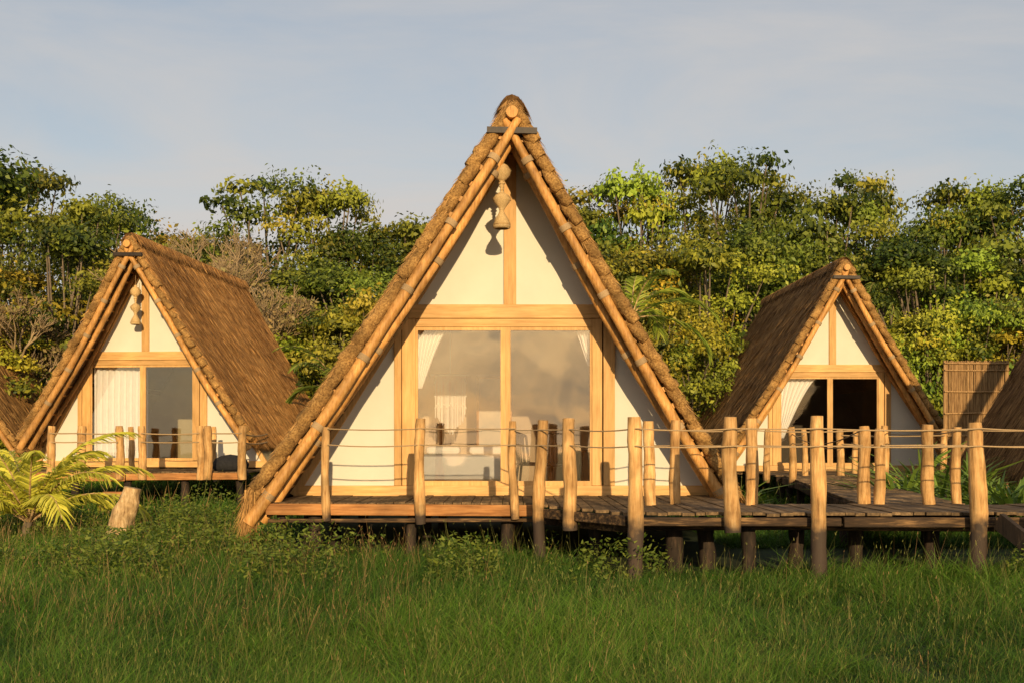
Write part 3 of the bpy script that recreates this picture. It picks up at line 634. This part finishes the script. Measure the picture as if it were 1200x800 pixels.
def tree(px,Y,ty,wid,kind,tn,label,name='jungle_tree',cat='tree',group=G):
    H=PZ(ty,Y); E=empty(name,(PX(px,Y),Y,0),random.uniform(0,6.28),label,cat,group)
    k=cnt.get(kind,0); cnt[kind]=k+1; tm,cm=VAR[kind][k%len(VAR[kind])]
    s=H/10; E.scale=(wid,wid,s)
    a=bpy.data.objects.new('trunk',tm); b2=bpy.data.objects.new('crown',cm)
    for o in(a,b2): COL.objects.link(o); o.parent=E
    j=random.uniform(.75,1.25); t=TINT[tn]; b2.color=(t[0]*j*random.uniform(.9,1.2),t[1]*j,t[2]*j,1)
random.seed(21)
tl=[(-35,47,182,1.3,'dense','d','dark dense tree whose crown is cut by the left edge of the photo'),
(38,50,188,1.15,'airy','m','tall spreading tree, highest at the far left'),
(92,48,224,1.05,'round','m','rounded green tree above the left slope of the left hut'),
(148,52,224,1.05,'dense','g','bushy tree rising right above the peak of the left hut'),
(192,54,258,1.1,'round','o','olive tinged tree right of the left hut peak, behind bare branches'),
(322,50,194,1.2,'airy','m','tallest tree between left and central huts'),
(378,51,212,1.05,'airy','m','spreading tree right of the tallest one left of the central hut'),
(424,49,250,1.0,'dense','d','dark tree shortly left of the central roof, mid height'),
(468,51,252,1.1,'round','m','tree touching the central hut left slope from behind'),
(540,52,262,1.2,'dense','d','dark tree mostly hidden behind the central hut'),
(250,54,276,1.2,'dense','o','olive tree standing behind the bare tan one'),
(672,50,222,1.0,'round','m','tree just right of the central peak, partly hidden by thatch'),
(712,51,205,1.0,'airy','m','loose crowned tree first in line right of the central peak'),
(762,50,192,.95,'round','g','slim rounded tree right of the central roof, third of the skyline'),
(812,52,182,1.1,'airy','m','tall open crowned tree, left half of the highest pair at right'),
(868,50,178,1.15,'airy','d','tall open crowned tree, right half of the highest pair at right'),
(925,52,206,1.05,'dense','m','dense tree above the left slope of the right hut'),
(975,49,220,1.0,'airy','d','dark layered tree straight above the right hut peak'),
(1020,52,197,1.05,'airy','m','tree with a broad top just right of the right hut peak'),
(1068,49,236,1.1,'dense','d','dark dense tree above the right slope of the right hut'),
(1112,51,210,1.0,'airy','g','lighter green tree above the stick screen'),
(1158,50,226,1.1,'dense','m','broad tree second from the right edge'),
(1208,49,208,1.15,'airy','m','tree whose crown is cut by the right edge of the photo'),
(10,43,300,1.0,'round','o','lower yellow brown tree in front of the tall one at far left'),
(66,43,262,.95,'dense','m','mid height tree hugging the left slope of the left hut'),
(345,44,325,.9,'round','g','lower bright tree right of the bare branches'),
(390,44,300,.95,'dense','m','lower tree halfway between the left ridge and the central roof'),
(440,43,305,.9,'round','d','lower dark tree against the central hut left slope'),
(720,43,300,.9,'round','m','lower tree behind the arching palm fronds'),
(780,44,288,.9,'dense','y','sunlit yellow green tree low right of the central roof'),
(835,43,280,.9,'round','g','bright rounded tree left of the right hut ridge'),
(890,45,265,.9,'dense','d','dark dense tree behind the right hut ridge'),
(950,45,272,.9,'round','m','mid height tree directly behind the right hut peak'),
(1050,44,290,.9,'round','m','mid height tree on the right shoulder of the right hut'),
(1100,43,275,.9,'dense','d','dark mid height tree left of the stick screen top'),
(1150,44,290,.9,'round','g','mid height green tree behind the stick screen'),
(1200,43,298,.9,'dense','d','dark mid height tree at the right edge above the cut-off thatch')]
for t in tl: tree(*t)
sl=[(12,41,385,.55,'y','sunlit bush at the left edge behind the distant thatch'),
(335,39,385,.6,'g','bright bush filling the gap right of the left hut slope'),
(388,38.5,362,.6,'y','sunlit yellow green bush beside the central hut left slope'),
(425,40,340,.6,'m','darker bush tucked behind the central hut left slope'),
(775,39,345,.55,'y','tall sunlit bush right of the central hut slope'),
(815,38.5,390,.5,'g','low bush at the foot of the right hut left slope'),
(1085,39,362,.55,'y','sunlit bush between right hut slope and stick screen'),
(1130,40,350,.55,'g','bush rising behind the stick screen'),
(1180,39,378,.55,'y','sunlit low bush above the cut-off thatch at right'),
(1215,39.5,345,.55,'m','bush at the right edge behind the cut-off thatch')]
for px,Y,ty,w_,tn,l in sl: tree(px,Y,ty,w_,'shrub',tn,l,'bush','bush','sunlit bushes at the jungle edge')
def bare(px,Y,ty,label,seed,spread=.6,depth=6,wide=.6):
    random.seed(seed); H=PZ(ty,Y); E=empty('bare_tree',(PX(px,Y),Y,0),0,label,'tree','leafless trees'); t=MB(); q=MB(); tips=[]
    t.log((0,0,-.1),(0,0,H*.5),.16,.1,9,6,.10); t.build('trunk',M['bare'],E,world=False)
    def rec(p,d,L,r,k):
        m=p+d*L*.5+Vector((random.uniform(-1,1),random.uniform(-1,1),0))*L*.07; e=p+d*L; q.tube([p,m,e],[r,r*.85,r*.7],5 if k>2 else 3,0,False)
        if k==1 and random.random()<.5: tips.append(e)
        if k==0: return
        for _ in range(3 if k>1 else 4):
            nd=(d+Vector((random.uniform(-1,1),random.uniform(-1,1),random.uniform(-.3,.6)))*spread*1.2).normalized(); rec(e if random.random()<.7 else p.lerp(e,.7),nd,L*random.uniform(.62,.85),r*.7,k-1)
    for i in range(7):
        a=i*.9+random.random(); rec(Vector((0,0,H*(.28+.03*i))),Vector((math.cos(a)*wide,math.sin(a)*wide,1)).normalized(),H*.17,.08,depth-1)
    q.build('branches',M['bare'],E,world=False)
    rr=np.random.default_rng(seed); V,Q,C=crown_arrays([(tuple(e),.32,rr.uniform(.2,1)) for e in tips],rr,110,.11,np.array([.16,.12,.05]),np.array([.42,.33,.13]),.8)
    npobj('dry_leaves',V,Q,M['leaf'],C,E)
bare(205,42,258,'nearly leafless tan tree fanning out above the left hut ridge',5)
bare(255,40.5,270,'middle one of the leafless trees right of the left hut ridge',9)
bare(300,39.8,322,'smaller leafless tree nearest the gap between left and central huts',6)
bare(14,40.5,335,'leafless branches at the far left beside the left hut',8)
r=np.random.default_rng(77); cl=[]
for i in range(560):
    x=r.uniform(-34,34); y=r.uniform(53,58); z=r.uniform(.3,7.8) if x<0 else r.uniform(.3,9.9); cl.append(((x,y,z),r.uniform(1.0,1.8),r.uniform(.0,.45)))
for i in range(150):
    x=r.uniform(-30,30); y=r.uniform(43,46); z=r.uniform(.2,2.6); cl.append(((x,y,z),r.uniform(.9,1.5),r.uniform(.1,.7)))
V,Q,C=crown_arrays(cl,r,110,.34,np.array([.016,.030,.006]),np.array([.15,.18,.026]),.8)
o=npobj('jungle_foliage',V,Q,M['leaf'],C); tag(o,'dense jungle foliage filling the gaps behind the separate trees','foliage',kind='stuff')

# ------------------------------------------------------------ light, sky, camera
AZ,EL=R(8),R(13)
s=Vector((math.sin(AZ)*math.cos(EL),-math.cos(AZ)*math.cos(EL),math.sin(EL)))
sd=bpy.data.lights.new('sun','SUN'); sd.energy=5.0; sd.angle=R(.5); sd.color=(1,.735,.40)
so=bpy.data.objects.new('sun',sd); COL.objects.link(so); so.rotation_euler=(-s).to_track_quat('-Z','Y').to_euler(); so.location=(20,-40,30)
w=bpy.data.worlds.new('World'); bpy.context.scene.world=w; w.use_nodes=True; nt=w.node_tree; nt.nodes.clear(); L=nt.links.new
out=N(nt,'ShaderNodeOutputWorld'); bg=N(nt,'ShaderNodeBackground'); bg.inputs[1].default_value=.13
sk=N(nt,'ShaderNodeTexSky',sky_type='NISHITA'); sk.sun_disc=False; sk.sun_elevation=EL; sk.sun_rotation=math.pi-AZ; sk.air_density=1.0; sk.dust_density=1.5; sk.ozone_density=1.0
tc=N(nt,'ShaderNodeTexCoord'); mp=N(nt,'ShaderNodeMapping'); mp.inputs['Scale'].default_value=(1.1,1.1,4.2); mp.inputs['Rotation'].default_value=(0,R(10),0); L(tc.outputs['Generated'],mp.inputs[0])
no=N(nt,'ShaderNodeTexNoise',Scale=2.1,Detail=8.0,Roughness=.58,Distortion=.5); L(mp.outputs[0],no.inputs['Vector'])
rp=ramp(nt,no.outputs[0],[(.38,(.30,.30,.30)),(.72,(.85,.85,.85))])
sp=N(nt,'ShaderNodeSeparateXYZ'); L(tc.outputs['Generated'],sp.inputs[0])
hz=N(nt,'ShaderNodeMapRange'); L(sp.outputs[2],hz.inputs[0]); hz.inputs[1].default_value=.10; hz.inputs[2].default_value=.36; hz.inputs[3].default_value=.32; hz.inputs[4].default_value=.0
ad=N(nt,'ShaderNodeMath',operation='ADD',use_clamp=True); L(rp.outputs[0],ad.inputs[0]); L(hz.outputs[0],ad.inputs[1])
mx=N(nt,'ShaderNodeMixRGB'); L(ad.outputs[0],mx.inputs[0]); L(sk.outputs[0],mx.inputs[1]); mx.inputs[2].default_value=(4.9,4.6,4.35,1)
L(mx.outputs[0],bg.inputs[0]); L(bg.outputs[0],out.inputs[0])
cd=bpy.data.cameras.new('camera'); cam=bpy.data.objects.new('camera',cd); COL.objects.link(cam); cam.location=(0,0,EYE); cam.rotation_euler=(R(90),0,0)
cd.lens=40; cd.sensor_width=36; cd.shift_y=115/1200; cd.clip_end=2000
sc=bpy.context.scene; sc.camera=cam; sc.view_settings.view_transform='Standard'; sc.view_settings.look='None'; sc.view_settings.exposure=0
